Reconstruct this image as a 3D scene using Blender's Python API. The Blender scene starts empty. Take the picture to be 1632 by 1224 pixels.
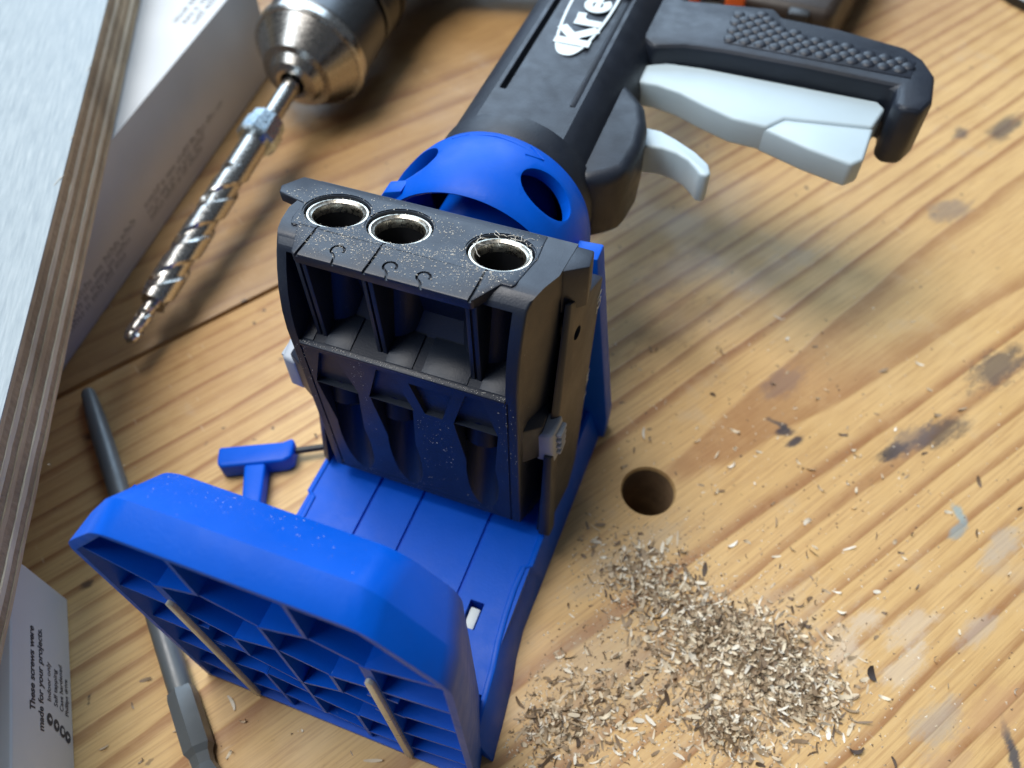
import bpy, bmesh, math, random
from mathutils import Vector, Matrix, noise
random.seed(7)
S = bpy.context.scene
COL = S.collection
MM = 0.001                                   # everything below is written in millimetres

# ------------------------------------------------------------------ camera
cd = bpy.data.cameras.new('camera')
cam = bpy.data.objects.new('camera', cd)
COL.objects.link(cam)
_p, _r, _y = .944, .028, -.377               # pitch down, roll, yaw
_f = Vector((math.sin(_y)*math.cos(_p), math.cos(_y)*math.cos(_p), -math.sin(_p)))
_rt = Vector((math.cos(_y), -math.sin(_y), 0))
_dn = _f.cross(_rt)
_R = _rt*math.cos(_r) + _dn*math.sin(_r)
_D = _dn*math.cos(_r) - _rt*math.sin(_r)
m = Matrix((( _R.x, -_D.x, -_f.x, 56.17*MM), (_R.y, -_D.y, -_f.y, -81.66*MM), (_R.z, -_D.z, -_f.z, 194.94*MM), (0, 0, 0, 1)))
cam.matrix_world = m
cd.sensor_width = 36
cd.lens = 1286.6/1632*36
cd.clip_start = .005
cd.clip_end = 50
cd.dof.use_dof = True
cd.dof.focus_distance = .157
cd.dof.aperture_fstop = 15
cd.dof.aperture_blades = 0
S.camera = cam

# ------------------------------------------------------------------ room light
w = bpy.data.worlds.new('World'); S.world = w; w.use_nodes = True
w.node_tree.nodes['Background'].inputs[0].default_value = (.80, .88, 1.0, 1)
w.node_tree.nodes['Background'].inputs[1].default_value = .10

def area(name, loc, target, sx, sy, power, col):
    l = bpy.data.lights.new(name, 'AREA'); l.shape = 'RECTANGLE'; l.size = sx*MM; l.size_y = sy*MM
    l.energy = power; l.color = col
    o = bpy.data.objects.new(name, l); COL.objects.link(o)
    o.location = Vector(loc)*MM
    o.rotation_euler = (Vector(target)-Vector(loc)).to_track_quat('-Z', 'Y').to_euler()
area('window_light', (-500, 1120, 780), (0, 40, 0), 1300, 1000, 21, (.60, .79, 1.0))
area('skylight', (-340, 110, 1150), (0, 40, 0), 560, 560, 15, (1.0, .97, .93))
area('bevel_sheen_light', (-640, -500, 1080), (0, 0, 40), 620, 420, 6.5, (.80, .90, 1.0))  # added lamp, there to put a sheen on the clamp face bevel
S.view_settings.view_transform = 'Standard'
S.view_settings.look = 'None'
S.view_settings.exposure = 0
S.view_settings.gamma = 1

# ------------------------------------------------------------------ materials
class NT:
    def __init__(s, name):
        s.m = bpy.data.materials.new(name); s.m.use_nodes = True
        s.t = s.m.node_tree; s.t.nodes.clear()
        s.out = s.n('ShaderNodeOutputMaterial'); s.b = s.n('ShaderNodeBsdfPrincipled')
        s.l(s.b.outputs[0], s.out.inputs[0])
    def n(s, typ, **k):
        nd = s.t.nodes.new(typ)
        for a, v in k.items(): setattr(nd, a, v)
        return nd
    def l(s, a, b): s.t.links.new(a, b)
    def set(s, nd, i, v):
        if hasattr(v, 'is_linked') or isinstance(v, bpy.types.NodeSocket): s.l(v, nd.inputs[i])
        else: nd.inputs[i].default_value = v
    def math(s, op, a, b=None, c=None, clamp=False):
        nd = s.n('ShaderNodeMath', operation=op, use_clamp=clamp); s.set(nd, 0, a)
        if b is not None: s.set(nd, 1, b)
        if c is not None: s.set(nd, 2, c)
        return nd.outputs[0]
    def coord(s, scale=(1000, 1000, 1000), rot=(0, 0, 0)):
        c = s.n('ShaderNodeTexCoord'); mp = s.n('ShaderNodeMapping')
        mp.inputs['Scale'].default_value = scale; mp.inputs['Rotation'].default_value = rot
        s.l(c.outputs['Object'], mp.inputs[0]); return mp.outputs[0]
    def noise(s, vec, scale, detail=3, rough=.5, dist=0):
        nd = s.n('ShaderNodeTexNoise'); nd.inputs['Scale'].default_value = scale
        nd.inputs['Detail'].default_value = detail; nd.inputs['Roughness'].default_value = rough
        nd.inputs['Distortion'].default_value = dist
        s.l(vec, nd.inputs['Vector']); return nd.outputs['Fac']
    def ramp(s, fac, stops, interp='LINEAR'):
        nd = s.n('ShaderNodeValToRGB'); cr = nd.color_ramp; cr.interpolation = interp
        while len(cr.elements) > 1: cr.elements.remove(cr.elements[-1])
        for i, (p, c) in enumerate(stops):
            e = cr.elements[0] if i == 0 else cr.elements.new(p)
            e.position = p; e.color = c if len(c) == 4 else (*c, 1)
        s.l(fac, nd.inputs[0]); return nd.outputs[0]
    def mix(s, fac, a, b, mode='MIX'):
        nd = s.n('ShaderNodeMix', data_type='RGBA', blend_type=mode)
        for i, v in ((0, fac), (6, a), (7, b)):
            if isinstance(v, tuple) and len(v) == 3: v = (*v, 1)
            s.set(nd, i, v)
        return nd.outputs[2]
    def step(s, v, lo, hi, a=0, b=1):
        nd = s.n('ShaderNodeMapRange', interpolation_type='SMOOTHSTEP'); s.set(nd, 0, v)
        nd.inputs[1].default_value = lo; nd.inputs[2].default_value = hi
        nd.inputs[3].default_value = a; nd.inputs[4].default_value = b
        return nd.outputs[0]
    def bump(s, h, strength, dist=.0002):
        nd = s.n('ShaderNodeBump'); nd.inputs['Strength'].default_value = strength; nd.inputs['Distance'].default_value = dist
        s.l(h, nd.inputs['Height']); s.l(nd.outputs[0], s.b.inputs['Normal'])
    def P(s, **k):
        for a, v in k.items():
            a = {'base': 'Base Color', 'rough': 'Roughness', 'metal': 'Metallic', 'spec': 'Specular IOR Level', 'sub': 'Subsurface Weight', 'coat': 'Coat Weight'}[a]
            if isinstance(v, tuple) and len(v) == 3: v = (*v, 1)
            s.set(s.b, a, v)
        return s

def plastic(name, col, rough, grain=.12, gscale=2.2, var=.25, spec=.5, scuff=False):
    t = NT(name); v = t.coord()
    big = t.noise(v, .06, 4, .6); fine = t.noise(v, gscale, 2)
    dark = tuple(c*(1-var) for c in col); lite = tuple(min(1, c*(1+var)) for c in col)
    base = t.ramp(big, [(.3, dark), (.7, lite)])
    if scuff:                                 # whitened rub marks, mostly in a few patches
        mk = t.math('MULTIPLY', t.step(t.noise(v, 1.1, 5, .75, .6), .62, .72), t.step(t.noise(v, .055, 3), .50, .66, 0, .45))
        base = t.mix(mk, base, (.16, .34, .74))
    t.P(base=base, rough=t.step(t.noise(v, .25, 3), .2, .8, rough-.05, rough+.09), spec=spec)
    t.bump(fine, grain, .0003); return t.m

def black_dusty(name):
    t = NT(name); v = t.coord()
    big = t.noise(v, .09, 5, .65)
    fine = t.noise(v, 2.6, 2)
    dust = t.math('MULTIPLY', t.step(t.noise(v, 1.4, 5, .75), .56, .74), t.step(t.noise(v, .12, 3), .45, .7))
    base = t.mix(t.math('MULTIPLY', dust, .35), (.011, .0165, .030), (.18, .18, .17))
    t.P(base=base, rough=t.step(big, .25, .75, .38, .52), spec=.5)
    t.bump(fine, .13, .0003); return t.m

def metal(name, col, rough, noise=1.2, aniso=None):
    t = NT(name); v = t.coord()
    t.P(base=col, metal=1.0, rough=t.step(t.noise(v, noise, 4), .25, .75, max(.03, rough-.07), rough+.1)); return t.m

M = {}
M['black'] = black_dusty('black_plastic')
M['black2'] = plastic('black_handle_plastic', (.010, .0145, .025), .46, .14, 2.0)
M['blue'] = plastic('blue_plastic', (.0, .088, .56), .40, .10, 1.6, .07, .17, True)
M['lever'] = plastic('pale_grey_plastic', (.47, .58, .64), .45, .05, 2., .03)
M['button'] = plastic('grey_button_plastic', (.36, .40, .45), .42, .05, 2., .04)
M['white'] = plastic('white_print', (.60, .68, .70), .5, .04, 2., .03)
M['steel'] = metal('bushing_steel', (.62, .58, .50), .27)
M['chrome'] = metal('bright_steel', (.56, .55, .52), .22)
M['chuck_steel'] = metal('worn_chuck_steel', (.40, .385, .36), .24)
M['darksteel'] = metal('dark_steel', (.16, .17, .18), .38)
M['zinc'] = metal('zinc_collar', (.60, .72, .80), .22)
M['bit_grey'] = plastic('phosphate_grey_steel', (.085, .098, .105), .40, .05, 2., .08, .7)
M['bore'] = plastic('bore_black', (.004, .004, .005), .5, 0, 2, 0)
M['dark'] = plastic('dark_plastic', (.012, .011, .010), .45, .05, 2., .1)
M['brown_dark'] = plastic('dark_brown_plastic', (.028, .018, .012), .5, .05, 2., .2)
M['orange'] = plastic('orange_plastic', (.75, .13, .02), .45, .05, 2., .05)
M['ink'] = plastic('dark_print', (.03, .032, .04), .6, 0, 2, .1)
M['tan'] = plastic('beige_reflection', (.54, .52, .43), .30, .1, 1.5, .25, .8)

def card(name):
    t = NT(name); v = t.coord()
    t.P(base=t.ramp(t.noise(v, .03, 4), [(.3, (.51, .512, .51)), (.7, (.58, .578, .57))]), rough=.42)
    t.bump(t.noise(v, .9, 4), .06, .0003); return t.m
M['card'] = card('white_card')

def laminate():
    t = NT('white_laminate'); v = t.coord((1000, 1000, 1000), (0, 0, -.52))
    st = t.n('ShaderNodeMapping'); st.inputs['Scale'].default_value = (.9, .07, .9); t.l(v, st.inputs[0])
    s1 = t.noise(st.outputs[0], 1.3, 5, .7)
    t.P(base=t.ramp(s1, [(.3, (.25, .30, .335)), (.55, (.33, .385, .415)), (.75, (.42, .47, .49))]), rough=t.step(s1, .3, .7, .42, .62))
    t.bump(s1, .25, .0003); return t.m
M['laminate'] = laminate()

def ply(name, a, b, endgrain):
    t = NT(name); v = t.coord((1000, 1000, 1000), (0, 0, -.52))
    st = t.n('ShaderNodeMapping'); st.inputs['Scale'].default_value = (1, .10, 1) if not endgrain else (1, 1.1, .35); t.l(v, st.inputs[0])
    s1 = t.noise(st.outputs[0], .9, 6, .7)
    big = t.noise(v, .04, 3)
    c = t.ramp(s1, [(.25, a), (.7, b)])
    c = t.mix(t.step(big, .45, .7, 0, .55), c, tuple(x*.62 for x in a))
    pit = t.step(t.noise(st.outputs[0], .35, 4, .6), .70, .78)
    c = t.mix(t.math('MULTIPLY', pit, .8), c, (.02, .014, .01))
    t.P(base=c, rough=.75); t.bump(s1, .6, .0006); return t.m
M['ply_long'] = ply('ply_long_grain', (.40, .29, .175), (.60, .47, .31), False)
M['ply_pale'] = ply('ply_pale_grain', (.56, .47, .34), (.74, .65, .50), False)
M['ply_end'] = ply('ply_end_grain', (.27, .19, .11), (.47, .35, .22), True)

TH = math.radians(33.0)
GD = Vector((math.sin(TH), math.cos(TH)))     # along the grain of the bench
GN = Vector((math.cos(TH), -math.sin(TH)))    # across it
def uv(x, y): return x*GD.x+y*GD.y, x*GN.x+y*GN.y

def wood(name, v0, depth, period, tone, stains=(), seed=0.0):
    t = NT(name); vec = t.coord()             # object space of a plank: x along grain, y across
    off = t.n('ShaderNodeVectorMath', operation='ADD'); off.inputs[1].default_value = (seed*131, seed*57, seed*17); t.l(vec, off.inputs[0])
    sv = off.outputs[0]
    st = t.n('ShaderNodeMapping'); st.inputs['Scale'].default_value = (.16, 1, 1); t.l(sv, st.inputs[0])
    sx = t.n('ShaderNodeSeparateXYZ'); t.l(vec, sx.inputs[0]); X, Y, Z = sx.outputs; Y = t.math('MULTIPLY', Y, -1.0)   # across the grain, growing to the right
    warp = t.math('MULTIPLY', t.math('SUBTRACT', t.noise(st.outputs[0], .022, 3, .55), .5), 26)
    warp2 = t.math('MULTIPLY', t.math('SUBTRACT', t.noise(st.outputs[0], .14, 3, .5), .5), 1.3)
    yy = t.math('ADD', t.math('SUBTRACT', Y, v0), t.math('MULTIPLY', warp, .45))
    rr = t.math('SQRT', t.math('ADD', t.math('MULTIPLY', yy, yy), depth*depth))
    rr = t.math('ADD', t.math('ADD', rr, warp2), t.math('MULTIPLY', X, -.022))
    vp = t.noise(st.outputs[0], .02, 2)
    fr = t.math('FRACT', t.math('DIVIDE', rr, period))
    late = t.math('MULTIPLY', t.step(fr, .55, .90), t.step(fr, .94, 1.0, 1, 0))
    idx = t.math('FLOOR', t.math('DIVIDE', rr, period))
    wn = t.n('ShaderNodeTexWhiteNoise', noise_dimensions='1D'); t.l(idx, wn.inputs['W'])
    late = t.math('MULTIPLY', late, t.step(wn.outputs['Value'], 0, 1, .45, 1.0))
    fib = t.n('ShaderNodeMapping'); fib.inputs['Scale'].default_value = (.03, 1, 1); t.l(sv, fib.inputs[0])
    fibre = t.noise(fib.outputs[0], 1.5, 5, .65)
    early = t.mix(t.noise(sv, .016, 4, .6), tone[0], tone[1])
    c = t.mix(t.math('MULTIPLY', late, .82), early, tone[2])
    c = t.mix(t.step(fibre, .42, .68, .0, .42), c, tone[2])
    fine = t.noise(fib.outputs[0], 4.5, 3, .6)
    c = t.mix(t.step(fine, .52, .70, .0, .15), c, (.70, .55, .34))
    left_shade = t.step(t.math('ADD', Y, t.math('MULTIPLY', t.noise(st.outputs[0], .05, 3), 40)), -70, -5, .42, 0)   # left of the board browned in colour to stand in for shade
    c = t.mix(left_shade, c, tuple(q*.85 for q in tone[2]))
    mott = t.step(t.noise(sv, .07, 6, .7), .45, .75, 0, .22)
    c = t.mix(mott, c, tuple(q*1.12 for q in tone[0]))
    scr = t.n('ShaderNodeMapping'); scr.inputs['Scale'].default_value = (1, .12, 1); scr.inputs['Rotation'].default_value = (0, 0, .5); t.l(sv, scr.inputs[0])
    scratch = t.math('MULTIPLY', t.step(t.noise(scr.outputs[0], .9, 2, .5), .70, .76), t.step(t.noise(sv, .03, 2), .45, .6, 0, .4))
    c = t.mix(scratch, c, (.74, .62, .44))
    # worn grey patches, small dark pits and pale scratches
    grey = t.math('MULTIPLY', t.step(t.noise(sv, .035, 5, .65), .58, .74), .28)
    c = t.mix(grey, c, (.36, .33, .30))
    pits = t.math('MULTIPLY', t.step(t.noise(sv, .33, 2, .4), .70, .76), t.step(t.noise(sv, .05, 2), .45, .6))
    c = t.mix(t.math('MULTIPLY', pits, .85), c, (.05, .04, .035))
    pale = t.math('MULTIPLY', t.step(t.noise(st.outputs[0], .3, 4, .7), .66, .76), .35)
    c = t.mix(pale, c, (.74, .68, .56))
    es_ = t.n('ShaderNodeMapping'); es_.inputs['Scale'].default_value = (.4, 1, 1); t.l(sv, es_.inputs[0]); edge_n = t.noise(es_.outputs[0], .30, 6, .78)
    for (x, y, ra, rb, ang, col, k) in stains:
        u0, w0 = uv(x, y); ca, sa = math.cos(ang), math.sin(ang)
        du = t.math('SUBTRACT', X, u0); dv = t.math('SUBTRACT', Y, w0)
        a = t.math('DIVIDE', t.math('ADD', t.math('MULTIPLY', du, ca), t.math('MULTIPLY', dv, sa)), ra)
        b = t.math('DIVIDE', t.math('SUBTRACT', t.math('MULTIPLY', dv, ca), t.math('MULTIPLY', du, sa)), rb)
        d = t.math('SQRT', t.math('ADD', t.math('MULTIPLY', a, a), t.math('MULTIPLY', b, b)))
        d = t.math('ADD', d, t.math('MULTIPLY', t.math('SUBTRACT', edge_n, .5), 3.0))
        c = t.mix(t.math('MULTIPLY', t.step(d, .45, 1.25, 1, 0), k), c, col)
    rgh = t.step(t.noise(sv, .06, 4), .3, .7, .42, .62)
    t.P(base=c, rough=rgh, spec=.45)
    h = t.math('ADD', t.math('MULTIPLY', late, .7), t.math('MULTIPLY', fibre, .5))
    t.bump(h, .35, .0004); return t.m

STAINS = [(139,104,13,5.5,0,(.045,.045,.055),.72), (124,74,11,3.5,.1,(.05,.045,.05),.72), (113,64,6,2.0,.2,(.03,.03,.04),.9),
          (117,69,8,4,.1,(.14,.11,.11),.6), (80,77,9,4.5,0,(.22,.14,.11),.6), (83,60,3,1.5,.5,(.03,.03,.05),.9), (86,57.5,3,1.2,.2,(.03,.03,.05),.9), (81,62,3,1,1.2,(.05,.05,.06),.8),
          (139,225,12,4,-.1,(.05,.05,.055),.72), (124,217,4,3,0,(.07,.06,.06),.7), (122,171,9,5,.2,(.20,.16,.14),.6),
          (130,50,3.6,1.5,-1.2,(.24,.38,.42),.72), (130,44,4,1.6,0,(.25,.33,.35),.7), (107,2.5,5,5,0,(.64,.60,.54),.34), (121,13,8,3.5,.1,(.63,.59,.53),.34),
          (120,3,8,3.0,0,(.64,.60,.54),.34), (128,-7,8,4,0,(.36,.33,.30),.5), (136,19,8,2.5,0,(.48,.44,.40),.4), (141,44,9,3.,0,(.42,.40,.37),.5),
          (144,-8,7,1.3,-.9,(.06,.065,.08),.9), (110,12,5,2.5,.2,(.62,.58,.52),.4), (140,0,11,5,.1,(.50,.29,.15),.5), (131,-16,8,4,.1,(.5,.31,.17),.5),
          (45,88,20,6,0,(.16,.09,.04),.35), (70,121,22,5,.05,(.50,.40,.30),.35), (40,112,18,8,0,(.22,.15,.10),.35),
          (52,8,20,6,.1,(.42,.34,.24),.4), (88,-8,26,19,.3,(.60,.49,.34),.34), (52,-25,20,12,0,(.46,.36,.23),.45)]
STAINS2 = [(-103,-8,3,1.5,.4,(.06,.04,.03),.8), (-62,39,2,1.2,0,(.1,.07,.05),.8), (-76,-46,2,1.5,0,(.05,.035,.03),.8)]
TONE_A = ((.67, .455, .205), (.60, .375, .148), (.28, .115, .042))
TONE_B = ((.54, .345, .145), (.47, .29, .11), (.22, .10, .04))
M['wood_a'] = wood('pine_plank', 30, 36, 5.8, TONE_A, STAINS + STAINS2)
M['wood_b'] = wood('pine_plank_brown', -190, 60, 8.0, TONE_B, (), 3.0)
M['hole_wood_shaded'] = plastic('drilled_wood_shaded', (.20, .125, .065), .8, .5, .9, .5)  # hole walls: wood colour darkened to paint the shade inside

def chips_mat():
    t = NT('wood_shaving'); oi = t.n('ShaderNodeAttribute', attribute_name='tint'); 
    t.P(base=t.ramp(oi.outputs['Fac'], [(0, (.03, .03, .04)), (.08, (.10, .07, .05)), (.30, (.25, .17, .10)), (.60, (.54, .42, .28)), (.82, (.78, .68, .50)), (1, (.88, .83, .72))]), rough=.6, sub=.0)
    return t.m
M['chip'] = chips_mat()
M['dust'] = plastic('wood_dust', (.72, .69, .62), .8, 0, 2, .1)

# ------------------------------------------------------------------ object helpers
def world_loc(p):
    v = Vector((0, 0, 0))
    while p is not None: v += p.location; p = p.parent
    return v

def finish(bm, sharp=32):
    bm.normal_update()
    for f in bm.faces: f.smooth = True
    for e in bm.edges:
        if len(e.link_faces) == 2:
            e.smooth = e.calc_face_angle(3.2) < math.radians(sharp)
        else: e.smooth = True

def obj(name, bm, mat, parent=None, origin=None, sharp=32, label=None):
    """link the bmesh (world millimetres) as one mesh object"""
    finish(bm, sharp)
    o0 = Vector(origin) if origin is not None else (world_loc(parent) if parent else Vector((0, 0, 0)))
    bmesh.ops.translate(bm, verts=bm.verts, vec=-o0)
    me = bpy.data.meshes.new(name); bm.to_mesh(me); bm.free()
    me.materials.append(M[mat] if isinstance(mat, str) else mat)
    o = bpy.data.objects.new(name, me); COL.objects.link(o)
    o.location = o0 - (world_loc(parent) if parent else Vector((0, 0, 0)))
    o.parent = parent
    if label: o['label'] = label
    return o

def thing(name, label, cat, loc=(0, 0, 0), group=None):
    o = bpy.data.objects.new(name, None); COL.objects.link(o); o.empty_display_size = .01
    o.location = loc; o['label'] = label; o['category'] = cat
    if group: o['group'] = group
    return o

def tag(o, label, cat, group=None, kind=None):
    if label: o['label'] = label
    if cat: o['category'] = cat
    if group: o['group'] = group
    if kind: o['kind'] = kind
    return o

def bev(bm, w, seg=2, ang=25, edges=None):
    if w <= 0: return bm
    bm.normal_update()
    es = edges if edges is not None else [e for e in bm.edges if len(e.link_faces) == 2 and e.calc_face_angle(0) > math.radians(ang)]
    bmesh.ops.bevel(bm, geom=es, offset=w, segments=seg, profile=.5, affect='EDGES', clamp_overlap=True)
    return bm

def box(x0, x1, y0, y1, z0, z1, b=0, seg=2):
    bm = bmesh.new(); bmesh.ops.create_cube(bm, size=1)
    for v in bm.verts:
        v.co = ((x0+x1)/2+v.co.x*(x1-x0), (y0+y1)/2+v.co.y*(y1-y0), (z0+z1)/2+v.co.z*(z1-z0))
    return bev(bm, b, seg)

def hexa(p, b=0, seg=2):
    """8 corners: bottom ring then top ring (both counter-clockwise)"""
    bm = bmesh.new(); v = [bm.verts.new(c) for c in p]
    for f in ((3,2,1,0), (4,5,6,7), (0,1,5,4), (1,2,6,5), (2,3,7,6), (3,0,4,7)): bm.faces.new([v[i] for i in f])
    bmesh.ops.recalc_face_normals(bm, faces=bm.faces)
    return bev(bm, b, seg)

def prism(poly, a, b, axis='z', bevel=0, seg=2, top=None):
    """extrude a polygon; axis z: poly is (x,y); axis x: (y,z); axis y: (x,z).  top: the polygon at b if it differs"""
    def P(q, h): return {'z': (q[0], q[1], h), 'x': (h, q[0], q[1]), 'y': (q[0], h, q[1])}[axis]
    bm = bmesh.new()
    v0 = [bm.verts.new(P(q, a)) for q in poly]; v1 = [bm.verts.new(P(q, b)) for q in (top or poly)]
    bm.faces.new(v0[::-1]); bm.faces.new(v1); n = len(poly)
    for i in range(n): bm.faces.new((v0[i], v0[(i+1) % n], v1[(i+1) % n], v1[i]))
    bmesh.ops.recalc_face_normals(bm, faces=bm.faces)
    return bev(bm, bevel, seg)

def lathe(prof, org, axis, seg=48, closed=False):
    """profile (t along axis, r); open ends with r=0 are capped by fans"""
    a = Vector(axis).normalized(); u = a.orthogonal().normalized(); v = a.cross(u); org = Vector(org)
    bm = bmesh.new(); rings = []
    for t, r in prof:
        if r < 1e-6: rings.append([bm.verts.new(org+a*t)])
        else: rings.append([bm.verts.new(org+a*t+(u*math.cos(k*2*math.pi/seg)+v*math.sin(k*2*math.pi/seg))*r) for k in range(seg)])
    pairs = list(zip(rings, rings[1:])) + ([(rings[-1], rings[0])] if closed else [])
    for A, B in pairs:
        for k in range(seg):
            k2 = (k+1) % seg
            if len(A) == 1 and len(B) == 1: continue
            if len(A) == 1: bm.faces.new((A[0], B[k], B[k2]))
            elif len(B) == 1: bm.faces.new((A[k], B[0], A[k2]))
            else: bm.faces.new((A[k], B[k], B[k2], A[k2]))
    bmesh.ops.recalc_face_normals(bm, faces=bm.faces)
    return bm

def join(*bms):
    r = bmesh.new()
    for b in bms:
        me = bpy.data.meshes.new('tmp'); b.to_mesh(me); b.free(); r.from_mesh(me); bpy.data.meshes.remove(me)
    return r

def boolean(bm, cutter, op='DIFFERENCE'):
    """exact boolean of two bmeshes"""
    def tmp(b):
        me = bpy.data.meshes.new('tmp'); b.to_mesh(me); b.free()
        o = bpy.data.objects.new('tmp', me); COL.objects.link(o); return o
    a, c = tmp(bm), tmp(cutter)
    md = a.modifiers.new('b', 'BOOLEAN'); md.operation = op; md.object = c; md.solver = 'EXACT'
    dg = bpy.context.evaluated_depsgraph_get(); dg.update()
    me = bpy.data.meshes.new_from_object(a.evaluated_get(dg))
    r = bmesh.new(); r.from_mesh(me)
    for o in (a, c):
        d = o.data; bpy.data.objects.remove(o); bpy.data.meshes.remove(d)
    bpy.data.meshes.remove(me)
    return r

def tube(pts, r, seg=8, cap=True):
    bm = bmesh.new(); pts = [Vector(p) for p in pts]; rings = []
    up = Vector((0, 0, 1))
    for i, p in enumerate(pts):
        d = (pts[min(i+1, len(pts)-1)]-pts[max(i-1, 0)]).normalized()
        u = d.cross(up if abs(d.z) < .95 else Vector((1, 0, 0))).normalized(); v = d.cross(u)
        rr = r[i] if isinstance(r, (list, tuple)) else r
        rings.append([bm.verts.new(p+(u*math.cos(k*2*math.pi/seg)+v*math.sin(k*2*math.pi/seg))*rr) for k in range(seg)])
    for A, B in zip(rings, rings[1:]):
        for k in range(seg): bm.faces.new((A[k], A[(k+1) % seg], B[(k+1) % seg], B[k]))
    if cap: bm.faces.new(rings[0][::-1]); bm.faces.new(rings[-1])
    bmesh.ops.recalc_face_normals(bm, faces=bm.faces)
    return bm

def text(s, size, bold=0., depth=.02, align='LEFT', shear=0, spacing=1.):
    cu = bpy.data.curves.new('t', 'FONT'); cu.body = s; cu.size = size; cu.offset = bold; cu.extrude = depth; cu.align_x = align
    cu.shear = shear; cu.space_character = spacing; cu.resolution_u = 4
    o = bpy.data.objects.new('t', cu); COL.objects.link(o)
    dg = bpy.context.evaluated_depsgraph_get(); dg.update()
    me = bpy.data.meshes.new_from_object(o.evaluated_get(dg)); bm = bmesh.new(); bm.from_mesh(me)
    bpy.data.objects.remove(o); bpy.data.curves.remove(cu); bpy.data.meshes.remove(me)
    return bm

def place(bm, org, ex, ey, ez=None):
    ex, ey = Vector(ex).normalized(), Vector(ey).normalized(); ez = ez or ex.cross(ey)
    o = Vector(org)
    for v in bm.verts:
        c = v.co.copy(); v.co = o+ex*c.x+ey*c.y+ez*c.z
    return bm

# ------------------------------------------------------------------ the workbench
bench = bpy.data.objects.new('workbench', None); COL.objects.link(bench); bench['kind'] = 'structure'
def plank(v0, v1, mat, hole=None):
    bm = box(-420, 620, v0, v1, -55, 0, .7, 2)
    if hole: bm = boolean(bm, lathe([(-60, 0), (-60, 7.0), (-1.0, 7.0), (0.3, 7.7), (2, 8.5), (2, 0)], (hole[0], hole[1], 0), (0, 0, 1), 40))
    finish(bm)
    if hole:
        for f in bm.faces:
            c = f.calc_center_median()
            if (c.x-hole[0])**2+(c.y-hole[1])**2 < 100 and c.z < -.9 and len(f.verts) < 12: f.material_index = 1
    me = bpy.data.meshes.new('plank'); bm.to_mesh(me); bm.free(); me.materials.append(M[mat]); me.materials.append(M['hole_wood_shaded'])
    o = bpy.data.objects.new('plank', me); COL.objects.link(o); o.parent = bench
    # local x = along the grain, y = across
    o.rotation_euler = Matrix(((GD.x, GN.x, 0), (GD.y, GN.y, 0), (0, 0, -1))).to_euler() if False else (0, 0, 0)
    return o
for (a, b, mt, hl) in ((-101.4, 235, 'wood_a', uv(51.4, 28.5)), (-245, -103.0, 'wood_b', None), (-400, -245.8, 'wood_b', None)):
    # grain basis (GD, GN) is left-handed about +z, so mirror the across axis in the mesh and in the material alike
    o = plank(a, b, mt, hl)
    Mx = Matrix(((GD.x, GN.x, 0, 0), (GD.y, GN.y, 0, 0), (0, 0, 1, 0), (0, 0, 0, 1)))
    o['_basis'] = 1
    for v in o.data.vertices: v.co = v.co
    o.matrix_local = Matrix.Rotation(math.pi/2-TH, 4, 'Z')
    for v in o.data.vertices: v.co.y = -v.co.y
    o.data.flip_normals()
    del o['_basis']
floor_bm = box(-1500, 1500, -1500, 1500, -820, -800)
tag(obj('floor', floor_bm, 'brown_dark'), None, None, None, 'structure')

# ------------------------------------------------------------------ the jig
jig = thing('pocket_hole_jig', 'blue and black pocket hole jig with three steel ringed drill holes, on the bench', 'jig', (0, 0, 0))
TA = .26                                     # slope of the top face
def topz(y): return 88.28-(y-17.75)*TA
AX = Vector((0, -.2516, -.9678))             # the way the drill goes
HX = (-18.6, -5.2, 15.3)

# --- tray
right = [(29.4, 44), (29.4, -7.3), (27.9, -8.1), (27.7, -14), (28.0, -20.5), (28.6, -27), (29.6, -33), (30.2, -39.5), (31.0, -48.5)]
outer = [(34.0, 44), (33.0, -6), (33.0, -8), (32.8, -14), (32.7, -19), (33.4, -26), (34.6, -32), (35.6, -41), (36.4, -49.4)]
ZF, ZT = 10.9, 11.3
for s in (1, -1):
    bm = bmesh.new()
    A = [bm.verts.new((s*x, y, 0)) for x, y in outer]; B = [bm.verts.new((s*(x+1.4), y, ZT)) for x, y in right]
    C_ = [bm.verts.new((s*x, y, ZT)) for x, y in right]; D_ = [bm.verts.new((s*x, y, ZF-.6)) for x, y in right]; E_ = [bm.verts.new((s*x, y, 0)) for x, y in right]
    for i in range(len(A)-1):
        for P_, Q_ in ((A, B), (B, C_), (C_, D_), (D_, E_), (E_, A)): bm.faces.new((P_[i], P_[i+1], Q_[i+1], Q_[i]))
    for i in (0, len(A)-1): bm.faces.new((A[i], B[i], C_[i], D_[i], E_[i]))
    bmesh.ops.recalc_face_normals(bm, faces=bm.faces)
    obj('tray_rail', bev(bm, .35, 2, 35), 'blue', jig)
prof = [(-29.6, 2)]
xs = [-29.6]
def groove(x): return [(x-.5, ZF), (x-.3, ZF-.8), (x+.3, ZF-.8), (x+.5, ZF)]
pr = [(-30.2, 3), (-30.2, ZF)] + groove(-14) + groove(-2) + groove(16.4) + [(30.2, ZF), (30.2, 3)]
fl = prism(pr, -39.3, 44.3, 'y')
fl = boolean(fl, box(19.7, 23.2, -26.5, -19.8, 4, 14))
tray = obj('tray_floor', fl, 'blue', jig)
obj('catch', box(20.2, 22.7, -26.2, -21.0, 5, 9.8, .4), 'white', jig, label='small white catch in a slot of the tray floor')

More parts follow.
